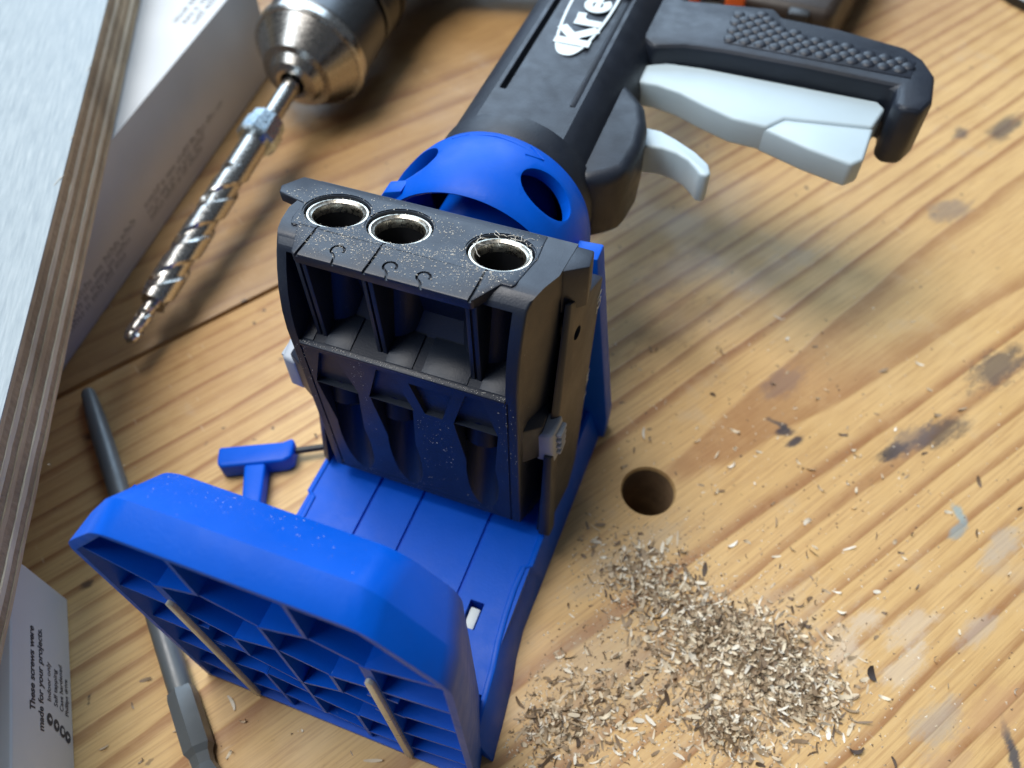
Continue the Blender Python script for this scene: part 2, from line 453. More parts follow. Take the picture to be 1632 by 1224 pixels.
# --- clamp face: a ribbed shell
pan = bpy.data.objects.new('clamp_face', None); COL.objects.link(pan); pan.parent = jig
def ring(hw, hc, zt, zc, zb, y):             # half width, half width of the flat top, heights
    return [(-hw-.0, y, zb), (-hw, y, zc), (-hc, y, zt), (hc, y, zt), (hw, y, zc), (hw, y, zb)]
R0 = ring(30.0, 20.8, 81.0, 71.5, .3, -40.0)
R1 = ring(33.6, 21.6, 88.4, 74.0, .3, -49.2)
R2 = ring(34.6, 22.0, 86.4, 73.0, .3, -54.6)
def shrink(R, d, y): return [(x-d*(1 if x > 0 else -1) if abs(x) > 25 else x-d*.35*(1 if x > 0 else -1), y, z-d if z > 60 else z+d*(.9)) for x, _, z in R]
I2 = shrink(R2, 1.5, -54.6); I1 = shrink(R1, 1.8, -49.2); I0 = shrink(R0, 1.6, -42.0)
bm = bmesh.new()
vr = [[bm.verts.new(p) for p in R] for R in (R0, R1, R2, I2, I1, I0)]
for A, B in zip(vr, vr[1:]):
    for i in range(6): bm.faces.new((A[i], A[(i+1) % 6], B[(i+1) % 6], B[i]))
bm.faces.new(vr[0][::-1]); bm.faces.new(vr[-1])
bmesh.ops.recalc_face_normals(bm, faces=bm.faces)
big = []
for ra in (vr[1],):
    for i in (1, 2, 3, 4): pass
es = [e for e in bm.edges if {e.verts[0], e.verts[1]} in [{vr[k][i], vr[k+1][i]} for k in (0, 1) for i in (1, 2, 3, 4)]]
bmesh.ops.bevel(bm, geom=es, offset=3.2, segments=4, profile=.5, affect='EDGES', clamp_overlap=True)
bev(bm, .55, 2, 28)
shell = obj('shell', bm, 'blue', pan, sharp=26)
cx = -.8
colx = [-34, -20.6, -11.2, -1.2, 8.8, 18.4, 34]
rows = [[72.6, 64.8, 69, 63.2, 68.3, 63.6, 70], [54.8, 53.6, 47.8, 51.8, 47.8, 50.8, 55.5], [39, 37.6, 37.8, 31.6, 37.6, 35.4, 41],
        [24.4, 23.2, 25.4, 22.6, 19.8, 21.2, 27], [10.5, 9, 11, 8.5, 6.5, 7.5, 13]]
def riblet(p, q, th=.85, y0=-53.9, y1=-41.5):
    (x0, z0), (x1, z1) = p, q; d = Vector((x1-x0, z1-z0)).normalized()*.3; n = Vector((-d.y, d.x)).normalized()*th/2
    x0 -= d.x; z0 -= d.y; x1 += d.x; z1 += d.y
    po = [(x0+n.x, z0+n.y), (x1+n.x, z1+n.y), (x1-n.x, z1-n.y), (x0-n.x, z0-n.y)]
    def cl(q): return (max(-30.2, min(30.2, q[0])) if abs(q[0]) > 30 else q[0], min(q[1], 80.0))
    return prism(po, y0, y1, 'y', top=[cl(q) for q in po])
for r in rows:
    for i in range(6): obj('rib', riblet((colx[i], r[i]), (colx[i+1], r[i+1]), y0=-53.9+random.uniform(-.12, .12)), 'blue', pan)
for i, parts in ((2, ((85.5, rows[0][2]), (rows[1][2], rows[2][2]), (rows[3][2], .8))), (3, ((rows[0][3], rows[2][3]), (rows[2][3], rows[4][3]))),
                 (4, ((85.5, rows[0][4]), (rows[1][4], rows[2][4]), (rows[3][4], 1))), (1, ((rows[0][1], .8),)), (5, ((rows[0][5], .8),))):
    for (za, zb) in parts: obj('rib', riblet((colx[i]+.02, za), (colx[i]-.02, zb), 2.2 if i in (1, 5) else .85, y0=-54.05), 'blue', pan)
for x, zt in ((-20.6, 59), (18.4, 58.5)):
    obj('reflection_strip', prism([(x-.95, .4), (x+.95, .4), (x+.8, zt-1), (x, zt), (x-.8, zt-1)], -55.0, -54.0, 'y', .25), 'tan', pan, label='thin tan strip painting the reflection of the wood on a wide rib')  # tan colour stands in for bench wood reflected on the wide rib
    for zz in (33, 43): obj('rib_tab', box(x-3.2, x-1.0, -53.9, -44, zz, zz+.9), 'blue', pan); obj('rib_tab', box(x+1.0, x+3.4, -53.9, -44, zz+3, zz+3.9), 'blue', pan)

# --- drill guide block
guide = bpy.data.objects.new('drill_guide', None); COL.objects.link(guide); guide.parent = jig
side = [(.6, 16.0), (0, 17.0), (0, 70), (.5, 75), (1.6, 80), (3.2, 84.5), (4.6, 87.6), (5.4, 88.9), (6.6, 89.8), (8.0, 90.15), (10.5, topz(10.5)-.1), (27.0, topz(27)-.1), (26.6, 76), (24, 65), (21.5, 38), (14.2, 11.3), (5.2, 11.3)]
bm = prism(side, -25, 25, 'x')
vert = [e for e in bm.edges if all(abs(abs(v.co.x)-25) < .01 for v in e.verts) and e.verts[0].co.x*e.verts[1].co.x > 0
        and max(v.co.y for v in e.verts) < 8]
bmesh.ops.bevel(bm, geom=vert, offset=1.9, segments=4, profile=.5, affect='EDGES', clamp_overlap=True)
for yy in (5.5, 15):
    bmesh.ops.bisect_plane(bm, geom=bm.verts[:]+bm.edges[:]+bm.faces[:], plane_co=(0, yy, 0), plane_no=(0, 1, 0))
for v in bm.verts:                           # the flanks flare towards the back
    if abs(v.co.x) > 20: v.co.x += math.copysign(2.6*max(0, min(1, (v.co.y-5.5)/9.5)), v.co.x)
# chip chamber
def chamber(x0, x1, yb):
    return prism([(-6, 67.2), (1, 67.2), (9, 69.2), (yb, 72), (yb-1.0, 88.2), (-6, 87.6)], x0, x1, 'x')
bm = boolean(bm, prism([(-6, 67.2), (.8, 67.2), (8.5, 69.0), (11.6, 73), (11.2, 88.0), (-6, 88.0)], -22.7, 22.4, 'x'))
# openings of the lower face
def ypoly(poly, y0, y1, topp=None): return prism(poly, y0, y1, 'y', top=topp)
cuts = []
for (xa, xb, xc, xd) in ((-18.7, -15.0, -11.6, -21.9), (-5.7, -2.3, 1.4, -9.2), (13.8, 17.5, 20.3, 10.5)):
    cuts.append(ypoly([(xd, 53.6), (xc, 53.6), (xb, 65), (xa, 65)], -2, 1.5))
for xm in (-16.8, -3.9, 15.4):
    org = Vector((xm, 6.6, 54)); d = Vector((.8, -8.6, -31)).normalized()
    cuts.append(join(lathe([(-2, 0), (-2, 5.1), (30, 3.5), (37, 2.5), (37, 0)], org, d, 32)))
cuts.append(ypoly([(1.3, 63.4), (3.9, 53.6), (7.9, 53.6), (10.8, 63.4)], -2, 1.3))
for c in cuts: bm = boolean(bm, c)
for xm in (-16.8, -3.9, 15.4):
    bm = boolean(bm, ypoly([(xm-5.15, 53.55), (xm-2.9, 38), (xm+3.9, 38), (xm+5.15, 53.55)], -2, 8, [(xm-4.4, 53.55), (xm-2.6, 38), (xm+3.5, 38), (xm+4.4, 53.55)]))
# bores
for hx in HX:
    top = Vector((hx, 17.75, 88.28))
    bm = boolean(bm, lathe([(-4, 0), (-4, 6.45), (3.4, 6.45), (3.4, 4.9), (48, 4.9), (48, 0)], top, AX, 40))
# face plate line: a fine groove round the lower face
for c in (box(22.5, 22.95, -.4, .35, 17, 66.5), box(-22.95, -22.5, -.4, .35, 17, 66.5)): bm = boolean(bm, c)
body = obj('guide_body', bev(bm, .22, 1, 40) if False else bm, 'black', guide, sharp=28)
# raised edge along the top of the lower face
obj('ledge', prism([(-.35, 66.3), (-.35, 67.1), (.9, 67.5), (.9, 66.0)], -22.6, 22.3, 'x', .15), 'black', guide)
for hx in HX:                                # drill tubes standing in the chip chamber
    top = Vector((hx, 17.75, 88.28))
    tb = lathe([(1.6, 5.05), (1.6, 6.3), (25, 6.3), (25, 5.05)], top, AX, 40, True)
    obj('drill_tube', tb, 'black', guide)
# cover plate with the holes, score lines and hooks
pl = [(-31.5, 26.8), (-33.6, 21.6), (-32.5, 19.2), (-29.8, 18.5), (-26.0, 17.6), (-25.0, 12.0), (-23.9, 9.9), (-23.2, 9.5), (-22.6, 9.9), (-19.7, 2.7), (-19.0, 2.4), (15.4, 2.4), (16.0, 2.8),
      (19.1, 8.4), (21.0, 8.3), (21.5, 9.2), (21.9, 13.5), (22.4, 18.5), (21.7, 24.6), (21.6, 26.8)]
bm = bmesh.new()
def ptop(y): return topz(y) if y > 9.9 else topz(9.9)+(9.9-y)*.085
def plate_pts(poly, dz): return [(x, y, ptop(y)+dz) for x, y in poly]
# build as a grid of strips along y so that the front can bend: subdivide the polygon by cutting at y = 9.9
bm = prism(pl, 70, 100, 'z')
bmesh.ops.bisect_plane(bm, geom=bm.verts[:]+bm.edges[:]+bm.faces[:], plane_co=(0, 9.9, 0), plane_no=(0, 1, 0))
for v in bm.verts:
    v.co.z = ptop(v.co.y)+(0.12 if v.co.z > 85 else (-2.4 if v.co.y < 9.5 or v.co.x < -25.2 else -1.2))
bmesh.ops.recalc_face_normals(bm, faces=bm.faces)
bev(bm, .32, 2, 30)
for hx in HX:
    bm = boolean(bm, lathe([(-4, 0), (-4, 6.75), (6, 6.75), (6, 0)], (hx, 17.75, 88.28), AX, 40))
def score(x, y0, y1, wdt=.42):
    return prism([(x-wdt/2, y0), (x+wdt/2, y0), (x+wdt/2, y1), (x-wdt/2, y1)], 89.4, 99, 'z')
def slot(pts, wdt=.45):
    """one ribbon-shaped cutter along a polyline"""
    p = [Vector(q) for q in pts]; L_, R_ = [], []
    for i, q in enumerate(p):
        d = (p[min(i+1, len(p)-1)]-p[max(i-1, 0)]).normalized(); n = Vector((-d.y, d.x))*wdt/2
        L_.append((q+n)[:]); R_.append((q-n)[:])
    b = bmesh.new(); rings = []
    for l_, r_ in zip(L_, R_):
        rings.append([b.verts.new((l_[0], l_[1], ptop(l_[1])-.55)), b.verts.new((r_[0], r_[1], ptop(r_[1])-.55)), b.verts.new((r_[0], r_[1], ptop(r_[1])+2)), b.verts.new((l_[0], l_[1], ptop(l_[1])+2))])
    for A_, B_ in zip(rings, rings[1:]):
        for k in range(4): b.faces.new((A_[k], A_[(k+1) % 4], B_[(k+1) % 4], B_[k]))
    b.faces.new(rings[0]); b.faces.new(rings[-1][::-1])
    bmesh.ops.recalc_face_normals(b, faces=b.faces)
    return b
cutters = []
for x in (-18.6, -5.0, 15.3): cutters.append(slot([(x, 11.2), (x+.02, 9.9), (x+.06, 6), (x, 1.6)], .6))
for x, y in ((-11.9, 6.0), (-1.1, 5.4), (5.6, 5.1)):
    r = 1.25; arc = [(x+r*math.cos(a), y+r*math.sin(a)) for a in [math.radians(q) for q in (-15, 15, 45, 75, 105, 135, 165, 195, 220)]]
    cutters.append(slot(arc + [(x-.25, y-1.3), (x+.3, y-2.0), (x+.8, 1.5)], .5))
bm = boolean(bm, join(*cutters))
obj('cover_plate', bm, 'black', guide, sharp=24)
# ribs in front of the chamber, each with a groove down its face
for x in (-18.6, -5.0, 15.3):
    po = [(2.6, 66.9), (11.5, 68.5), (11.5, 88.4), (2.9, 88.9)]
    rb = prism(po, x-1.15, x+1.15, 'x', .2)
    rb = boolean(rb, prism([(1.5, 60), (3.2, 60), (3.5, 92), (1.5, 92)], x-.28, x+.28, 'x'))
    obj('chamber_rib', rb, 'black', guide)
for xa, xb in ((-22.4, -19.9), (-17.3, -11.5), (-3.7, 2.2), (4.2, 14.0), (16.6, 22.2)):   # pale sloping chamber floor
    obj('chamber_floor', prism([(.9, 67.15), (8.4, 69.05), (8.4, 69.5), (.9, 67.5)], xa, xb, 'x', .1), 'black', guide)
# flange ears
obj('flange_ear', prism([(22.0, 17.2), (27.8, 17.0), (31.8, 20.6), (31.0, 26.3), (21.9, 26.6)], 76.5, 87.3, 'z', .35,
    top=[(22.0, 17.2), (27.8, 17.0), (31.8, 20.6), (31.0, 26.3), (21.9, 26.6)]), 'black', guide)
for o_ in (COL.objects[-1],):
    pass
ear = [o for o in bpy.data.objects if o.name.startswith('flange_ear')][-1]
for v in ear.data.vertices:
    if v.co.z > 85: v.co.z = topz(v.co.y)-.25 - (87.3-v.co.z)
# steel bushings
for hx in HX:
    top = Vector((hx, 17.75, 88.28))
    obj('bushing', lathe([(.75, 5.35), (.55, 5.6), (.55, 5.95), (.8, 6.2), (16, 6.2), (16, 5.2), (3.0, 5.2), (2.9, 4.75), (1.35, 4.75), (.95, 4.95)], top, AX, 48, True), 'steel', guide)
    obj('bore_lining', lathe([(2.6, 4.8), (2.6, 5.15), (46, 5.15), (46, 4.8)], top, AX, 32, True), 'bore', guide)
# --- release button on both flanks
for s in (1, -1):
    bm0 = len(COL.objects)
    obj('button_housing', hexa([(s*24.6, 1.8, 42), (s*28.2, 6.4, 40), (s*28.2, 13, 40), (s*24.6, 14, 40), (s*24.6, 1.8, 54.5), (s*28.0, 6.4, 51.5), (s*28.0, 13, 52), (s*24.6, 14, 53)], .3), 'black', guide)
    bt = hexa([(s*26.8, 5.6, 39), (s*31.0, 6.0, 39), (s*31.6, 11.6, 39), (s*26.8, 11.6, 39), (s*26.8, 5.4, 49.4), (s*30.4, 5.8, 50.0), (s*31.0, 11.4, 50.8), (s*26.8, 11.4, 50.8)], .8, 3)
    b_ = obj('release_button', bt, 'button', guide)
    for k in range(4): obj('grip_ridge', box(min(s*30.4, s*32.0), max(s*30.4, s*32.0), 7.4, 11.4, 40.8+k*2.2, 41.9+k*2.2, .45), 'button', b_)
    if s < 0:
        for o_ in COL.objects[bm0:]:
            for v in o_.data.vertices: v.co += Vector((-3.2 if v.co.x < -25.5 else 0, -1.5, 2.0))
# --- sled behind the guide
sled = bpy.data.objects.new('sled', None); COL.objects.link(sled); sled.parent = jig
def wing(s):
    lo = [(28.6, 1.0), (31.0, 2.6), (32.2, 15.5), (31.5, 24.0), (28.6, 25)]; hi = [(28.5, 16.2), (29.7, 16.8), (31.0, 25), (31.0, 36.5), (28.5, 37)]
    po = [(s*x, y) for x, y in lo]; pt = [(s*x, y) for x, y in hi]
    if s < 0: po.reverse(); pt.reverse()
    b = prism(po, 12.6, 80, 'z', 0, top=pt)
    for v in b.verts:                        # the top slopes back
        if v.co.z > 50: v.co.z = 80.5-(v.co.y-16.2)*.58
    return bev(b, .5, 2, 20)
obj('sled_side', boolean(wing(1), lathe([(-3, 0), (-3, 1.6), (3, 1.6), (3, 0)], (30, 19.5, 69.0), (1, 0, 0), 20)), 'black', sled)
obj('sled_side', wing(-1), 'black', sled)
obj('sled_back', prism([(20, 12.6), (25, 12.6), (36.3, 66), (35.5, 68), (29, 72)], -28.7, 28.7, 'x', .3), 'black', sled)
obj('sled_foot', hexa([(29.3, .5, 12.6), (32.2, .8, 12.6), (32.4, 4.2, 12.6), (29.3, 4.2, 12.6), (28.7, 5, 42), (30.6, 5.2, 42), (30.9, 9, 42), (28.7, 9, 42)], .4), 'black', sled)
# thickness scale printed on the bevel of the side
for s_, zc, sz in (('1/2', 66.5, 4.2), ('3/4', 44, 3.2), ('1', 37, 3.2)):
    f_ = (zc-12.6)/(72-12.6)
    a = Vector((32.2, 15.5)).lerp(Vector((31.0, 25)), f_); b = Vector((31.5, 24.0)).lerp(Vector((31.0, 36.5)), f_)
    n = Vector((b.y-a.y, a.x-b.x, 0)).normalized(); e1 = Vector((b.x-a.x, b.y-a.y, 0)).normalized()
    upv = (Vector((31.0, 25, 75))-Vector((32.2, 15.5, 12.6))).normalized()
    obj('scale_mark', place(text(s_, sz, .04, .03), Vector((*a.lerp(b, .78), zc))+n*.1, upv*-1, e1*-1 if False else e1, n), 'white', sled)

# --- blue upright behind the sled
up = prism([(-28.0, 65.0), (-35.4, 10), (-35.2, 0.2), (35.2, 0.2), (35.4, 10), (30.6, 51), (28.6, 69.0)], 40.4, 45.6, 'y')
up = boolean(up, lathe([(-10, 0), (-10, 21.6), (14, 21.6), (14, 0)], (0, 36.6, 60.5), (0, 1, 0), 64))
obj('upright', bev(up, .6, 2, 40), 'blue', jig)
obj('stop_lug', prism([(-16.5, 72), (-21.0, 75), (-19.5, 77.4), (-15, 79)], 36.4, 40.5, 'y', .4), 'blue', jig)

# --- swivel collar
CZ = 60.5
outp = [(35.2, 22.6), (37, 23.3), (40, 24.0), (44, 24.4), (48, 24.35), (52, 23.8), (55, 23.0), (57.6, 21.9), (58.2, 21.3)]
inn = [(58.2, 19.0), (52, 20.8), (46, 21.9), (40, 22.0), (36, 21.7)]
cl = lathe([(t, r) for t, r in outp+inn], (0, 0, CZ), (0, 1, 0), 96, True)
for ang in (39, -42, 130, -130, 180):
    a = math.radians(ang); d = Vector((math.sin(a), 0, math.cos(a)))
    tang = Vector((math.cos(a), 0, -math.sin(a)))
    cutb = lathe([(10, 0), (10, 1), (32, 1), (32, 0)], (0, 0, 0), (0, 0, 1), 32)
    for v in cutb.verts:                      # an ellipse, long round the collar
        q = v.co.copy(); v.co = Vector((0, 45.8, CZ)) + d*q.z + tang*q.x*7.0 + Vector((0, 1, 0))*q.y*5.2
    bmesh.ops.recalc_face_normals(cutb, faces=cutb.faces)
    cl = boolean(cl, cutb)
collar = obj('swivel_collar', bev(cl, .35, 2, 38), 'blue', jig, sharp=28)
# raised double arrow round the collar
def cyl_pt(deg, y, r): a = math.radians(deg); return (math.sin(a)*r, y, CZ+math.cos(a)*r)
arrow = [cyl_pt(-16+k*4, 55.0-abs(k-4)*.12, 23.0) for k in range(10)]
obj('arrow_mark', tube(arrow, .22, 6), 'blue', collar)
obj('arrow_mark', tube([cyl_pt(-16, 54.9, 23.0), cyl_pt(-25, 53.2, 23.5)], .22, 6), 'blue', collar)
obj('arrow_mark', tube([cyl_pt(20, 56.4, 22.6), cyl_pt(29, 53.8, 23.4), cyl_pt(19, 52.0, 23.8)], .22, 6), 'blue', collar)
# inner clamp tube seen through the collar
obj('inner_tube', lathe([(30, 0), (30, 13), (60, 13), (60, 0)], (0, 0, CZ), (0, 1, 0), 40), 'blue', jig)

# ------------------------------------------------------------------ the clamp gun of the jig
gun = bpy.data.objects.new('clamp_handle', None); COL.objects.link(gun); gun.parent = jig
obj('neck_ring', lathe([(57.5, 15), (57.5, 20.6), (58.2, 21.0), (66.5, 20.7), (67, 20.2), (67, 15)], (0, 0, CZ), (0, 1, 0), 80, True), 'black2', gun)
# barrel: a rounded section with a flat top
sec = []
for k in range(72):
    a = k*2*math.pi/72; r = 20.2
    x = math.sin(a)*r; z = math.cos(a)*r
    z = min(z, 17.4-.10*max(0, x)) if abs(x) < 14 else z
    sec.append((x, CZ+z))
br = prism(sec, 66.2, 205, 'y')
br = boolean(br, join(prism([(-9.0, 70), (-7.6, 70), (-7.4, 99), (-8.8, 99)], 84, 204, 'y')) if False else box(-8.9, -7.3, 80, 204, 75.4, 90, .3))
obj('barrel', bev(br, .8, 2, 45), 'black2', gun, sharp=22)
obj('barrel_ridge', prism([(8.4, 76.2), (9.4, 77.3), (10.6, 76.9), (11.2, 75)], 79.5, 203, 'y', .25), 'black2', gun)
# web that joins the barrel to the grip
web = [(2, 63), (19.5, 62.5), (23.5, 65.5), (27.2, 69), (28.2, 79), (27.2, 88), (24.6, 95.5), (18.0, 103), (15.2, 111), (15.6, 117.5), (20, 122), (28, 124), (28, 146), (10, 152), (2, 152)]
obj('trigger_housing', prism(web, 51, 70.8, 'z', 4.0, 5), 'black2', gun)
grip = [(16, 151), (23, 146), (48, 149.5), (50.8, 145.5), (66, 144.5), (84, 141), (89, 136.5), (92.2, 130), (92.2, 119), (89.8, 113.4), (85.2, 112.6), (82.9, 115), (83.3, 118.5), (83.2, 122.6),
        (60, 123.6), (38, 123.6), (28, 122.6), (20, 119.6), (15, 124)]
obj('grip', prism(grip, 54.5, 71.6, 'z', 2.6, 3), 'black2', gun, sharp=24)
obj('grip_shadow_gap', prism([(22, 121.5), (83, 121.2), (83, 124.5), (26, 125)], 52, 63, 'z', .5), 'dark', gun) if False else None
# textured grip panel
panel_poly = [(37.2, 144.2), (48.0, 146.2), (52.6, 139.0), (86.8, 134.2), (86.0, 126.2), (37.6, 127.2)]
pn = obj('grip_panel', prism(panel_poly, 71.0, 71.85, 'z', .25), 'black2', gun)
bump0 = None
def inside(p, poly, marg):
    c = True
    n = len(poly); sgn = 0
    res = False; j = n-1
    for i in range(n):
        xi, yi = poly[i]; xj, yj = poly[j]
        if (yi > p[1]) != (yj > p[1]) and p[0] < (xj-xi)*(p[1]-yi)/(yj-yi)+xi: res = not res
        a = Vector((xi, yi)); b = Vector((xj, yj)); q = Vector(p); tt = max(0, min(1, (q-a).dot(b-a)/(b-a).length_squared))
        if (a+(b-a)*tt-q).length < marg: c = False
        j = i
    return res and c
ro = 0; y = 127.0
while y < 147:
    x = 37+(ro % 2)*2.0
    while x < 88:
        if inside((x, y), panel_poly, 1.15):
            if bump0 is None:
                b = lathe([(0, 1.98), (.3, 1.86), (.62, 1.3), (.75, 0)], (x, y, 71.7), (0, 0, 1), 6)
                bump0 = obj('grip_bump', b, 'black2', pn, origin=(x, y, 71.7), sharp=60)
                o = bump0
            else:
                o = bump0.copy(); COL.objects.link(o); o.parent = pn
                o.location = Vector((x, y, 71.7)) - world_loc(pn)
        x += 4.0
    ro += 1; y += 2.1
# lever and trigger
lev = [(16.6, 112.5), (18.2, 118.4), (24, 121.6), (34, 122.4), (80.2, 122.2), (82.3, 119.6), (80.0, 110.6), (58.6, 107.3), (55.0, 102.2), (46, 102.8), (37.7, 106), (30.5, 109.3), (24.2, 110.7), (18.6, 110.4)]
lv = obj('clamp_lever', prism(lev, 58.7, 66.4, 'z', .9, 3), 'lever', gun)
obj('lever_flat', prism([(53.5, 102.6), (57.5, 110), (80.6, 113.5), (79.4, 98.2), (76.8, 95.2), (66, 98)], 58.4, 65.6, 'z', .9, 3), 'lever', lv)
trg = [(24, 95.2), (23.6, 86.8), (27.5, 87.6), (31.5, 88.2), (35.2, 87.5), (38.6, 85.8), (41.2, 83.2), (42.6, 81.4), (44.4, 81.2), (45.2, 82.6), (43.9, 86.0), (39.8, 89.6), (34, 93.0), (29.6, 95.0)]
obj('trigger', prism(trg, 55.5, 64.2, 'z', .9, 3), 'lever', gun)
# raised maker's badge on the barrel: a pointed oval rim and the word in it
def ell(cx_, cy_, a, b, n=48, e=.75):
    return [(cx_+a*math.copysign(abs(math.cos(k*2*math.pi/n))**e, math.cos(k*2*math.pi/n)), cy_+b*math.copysign(abs(math.sin(k*2*math.pi/n))**1.15, math.sin(k*2*math.pi/n))) for k in range(n)]
bz = 77.55
bd = prism(ell(1.6, 127, 6.4, 29), bz, bz+.45, 'z')
bd = boolean(bd, prism(ell(1.6, 127, 5.6, 27.4), bz-2, bz+3, 'z'))
badge = obj('badge', bd, 'white', gun)
obj('badge_tip', prism([(x, y) for x, y in ell(1.6, 127, 6.1, 28.6) if y < 103.4], bz, bz+.42, 'z'), 'white', badge)
def stroke(pts, wd, h):
    p = [Vector(q) for q in pts]; L_, R_ = [], []
    for a_, q in enumerate(p):
        d_ = (p[min(a_+1, len(p)-1)]-p[max(a_-1, 0)]).normalized(); n_v = Vector((-d_.y, d_.x))*wd/2
        L_.append((q+n_v)[:]); R_.append((q-n_v)[:])
    b = bmesh.new(); rg = []
    for l_, r_ in zip(L_, R_): rg.append([b.verts.new((*l_, 0)), b.verts.new((*r_, 0)), b.verts.new((*r_, h)), b.verts.new((*l_, h))])
    for A_, B_ in zip(rg, rg[1:]):
        for k in range(4): b.faces.new((A_[k], A_[(k+1) % 4], B_[(k+1) % 4], B_[k]))
    b.faces.new(rg[0][::-1]); b.faces.new(rg[-1]); bmesh.ops.recalc_face_normals(b, faces=b.faces)
    return b
def arcp(cx_, cy_, r, a0, a1, n=20): return [(cx_+r*math.cos(math.radians(a0+(a1-a0)*k/n)), cy_+r*math.sin(math.radians(a0+(a1-a0)*k/n))) for k in range(n+1)]
letters = [(0, [([(1.3, 0), (1.3, 10.2)], 2.9), ([(2.2, 4.4), (7.4, 10.2)], 2.8), ([(3.4, 5.8), (8.0, 0)], 3.0)]),
           (8.9, [([(1.3, 0), (1.3, 7.6)], 2.8), ([(1.5, 4.4), (2.3, 5.8), (3.6, 6.5), (5.4, 6.6)], 2.4)]),
           (15.0, [(arcp(3.8, 3.7, 2.75, 0, 318), 2.3), ([(1.6, 3.7), (7.6, 3.7)], 1.7)]),
           (23.6, [(arcp(3.8, 3.7, 2.75, 0, 360), 2.3), ([(6.6, 7.6), (6.6, -1.2), (5.8, -2.6), (4, -3.1), (1.4, -2.6)], 2.2)])]
parts_ = []; hh = .2
for lx, sts in letters:
    for pts_, wd_ in sts:
        parts_.append(stroke([(lx*1.08+x_*1.05, y_*.94) for x_, y_ in pts_], wd_, hh)); hh += .012
tx = place(join(*parts_), (6.6, 103.0, bz+.36), (0, 1, 0), (-1, 0, 0), Vector((0, 0, 1)))
obj('badge_word', tx, 'white', badge)

# ------------------------------------------------------------------ dust on the jig
def specks(n, sampler, smin, smax):
    bm = bmesh.new()
    for _ in range(n):
        p, nr = sampler(); p = Vector(p); nr = Vector(nr)
        s_ = smin+(smax-smin)*random.random()**3
        u = nr.orthogonal().normalized(); u.rotate(Matrix.Rotation(random.random()*6.28, 3, nr)); v = nr.cross(u)
        el = random.uniform(.5, 1.0)
        q = [p+u*s_+nr*.03, p-u*s_*.6+v*s_*el+nr*.03, p-u*s_*.6-v*s_*el+nr*.03, p+nr*s_*.8]
        q = [bm.verts.new(c) for c in q]
        for f in ((0, 1, 2), (0, 1, 3), (1, 2, 3), (2, 0, 3)): bm.faces.new([q[i] for i in f])
    bmesh.ops.recalc_face_normals(bm, faces=bm.faces)
    return bm
nT = Vector((0, .2516, .9678))
def s_top():
    while True:
        x = random.uniform(-31, 30); y = random.triangular(2.6, 26.5, 9)
        if random.random() < .35: x = random.gauss(random.choice(HX), 7)
        if noise.noise(Vector((x*.22, y*.22, 3))) + .35*noise.noise(Vector((x*.9, y*.9, 1))) < random.uniform(-.55, .45): continue
        if inside((x, y), pl, .2) and all((x-h)**2+(y-17.75)**2 > 46 for h in HX): return (x, y, ptop(y)+.12), nT
def s_ring():
    h = random.choice(HX); a = random.random()*6.28; r = random.uniform(5.3, 7.1)
    c = Vector((h, 17.75, 88.28)); u = Vector((1, 0, 0)); v = Vector((0, .9678, -.2516))
    return c+(u*math.cos(a)+v*math.sin(a))*r-nT*(.5 if r < 6.3 else -.1), nT
def s_face():
    z = random.triangular(16.5, 67, 66); return (random.uniform(-24.5, 24.5), -.02, z), (0, -1, .0)
def s_ledge(): return (random.uniform(-22.5, 22.3), random.uniform(-.3, .8), 67.35), (0, 0, 1)
def s_side(): y = random.uniform(1, 22); z = random.uniform(20, 88); return (25.03, max(y, (z-70)*.35), z), (1, 0, 0)
d = join(specks(2300, s_top, .035, .21), specks(320, s_ring, .06, .22), specks(240, s_ledge, .05, .18), specks(160, s_side, .04, .13))
tag(obj('dust', d, 'dust', guide), 'pale wood dust speckled over the drill guide', None, None, 'stuff')
fd = []
for _ in range(420):
    p, nr = s_face()
    fd.append(p)
openings = [(-18.7, -5.2), (13.8, 17.5)]
d2 = specks(1, lambda: ((0, -.02, 66), (0, -1, 0)), .05, .06)
def s_face2():
    while True:
        p, nr = s_face(); x, _, z = p
        if any(abs(x-xm) < 5.4 and z < 55 for xm in (-16.8, -3.9, 15.4)): continue
        if z > 53 and any(xa-3 < x < xb+3 for xa, xb in ((-18.7, -15), (-5.7, -2.3), (13.8, 17.5), (3, 9))): continue
        return p, nr
d2.free()
def s_slot():
    xm = random.choice((-16.2, -3.3, 16.0)); a = random.uniform(math.pi*1.05, math.pi*1.95)
    return (xm+math.cos(a)*random.uniform(2.6, 4.6), -.02, 24+math.sin(a)*random.uniform(4.4, 7.5)), (0, -1, 0)
tag(obj('dust', join(specks(330, s_face2, .04, .15), specks(120, s_slot, .03, .10)), 'dust', guide), 'fine pale dust on the lower face of the drill guide', None, None, 'stuff')
def s_pan():
    if random.random() < .6:
        t = random.random(); x = random.gauss(-15, 6) if random.random() < .5 else random.uniform(-20, 20); y = random.triangular(-49, -40, -40.4); return (x, y, 81+(-40-y)*.8+.05), (0, .62, .78)
    return (random.uniform(-30, 30), -42.1, random.uniform(8, 70)), (0, -1, 0)
tag(obj('dust', specks(240, s_pan, .03, .13), 'dust', pan), 'wood dust scattered on the clamp face', None, None, 'stuff')
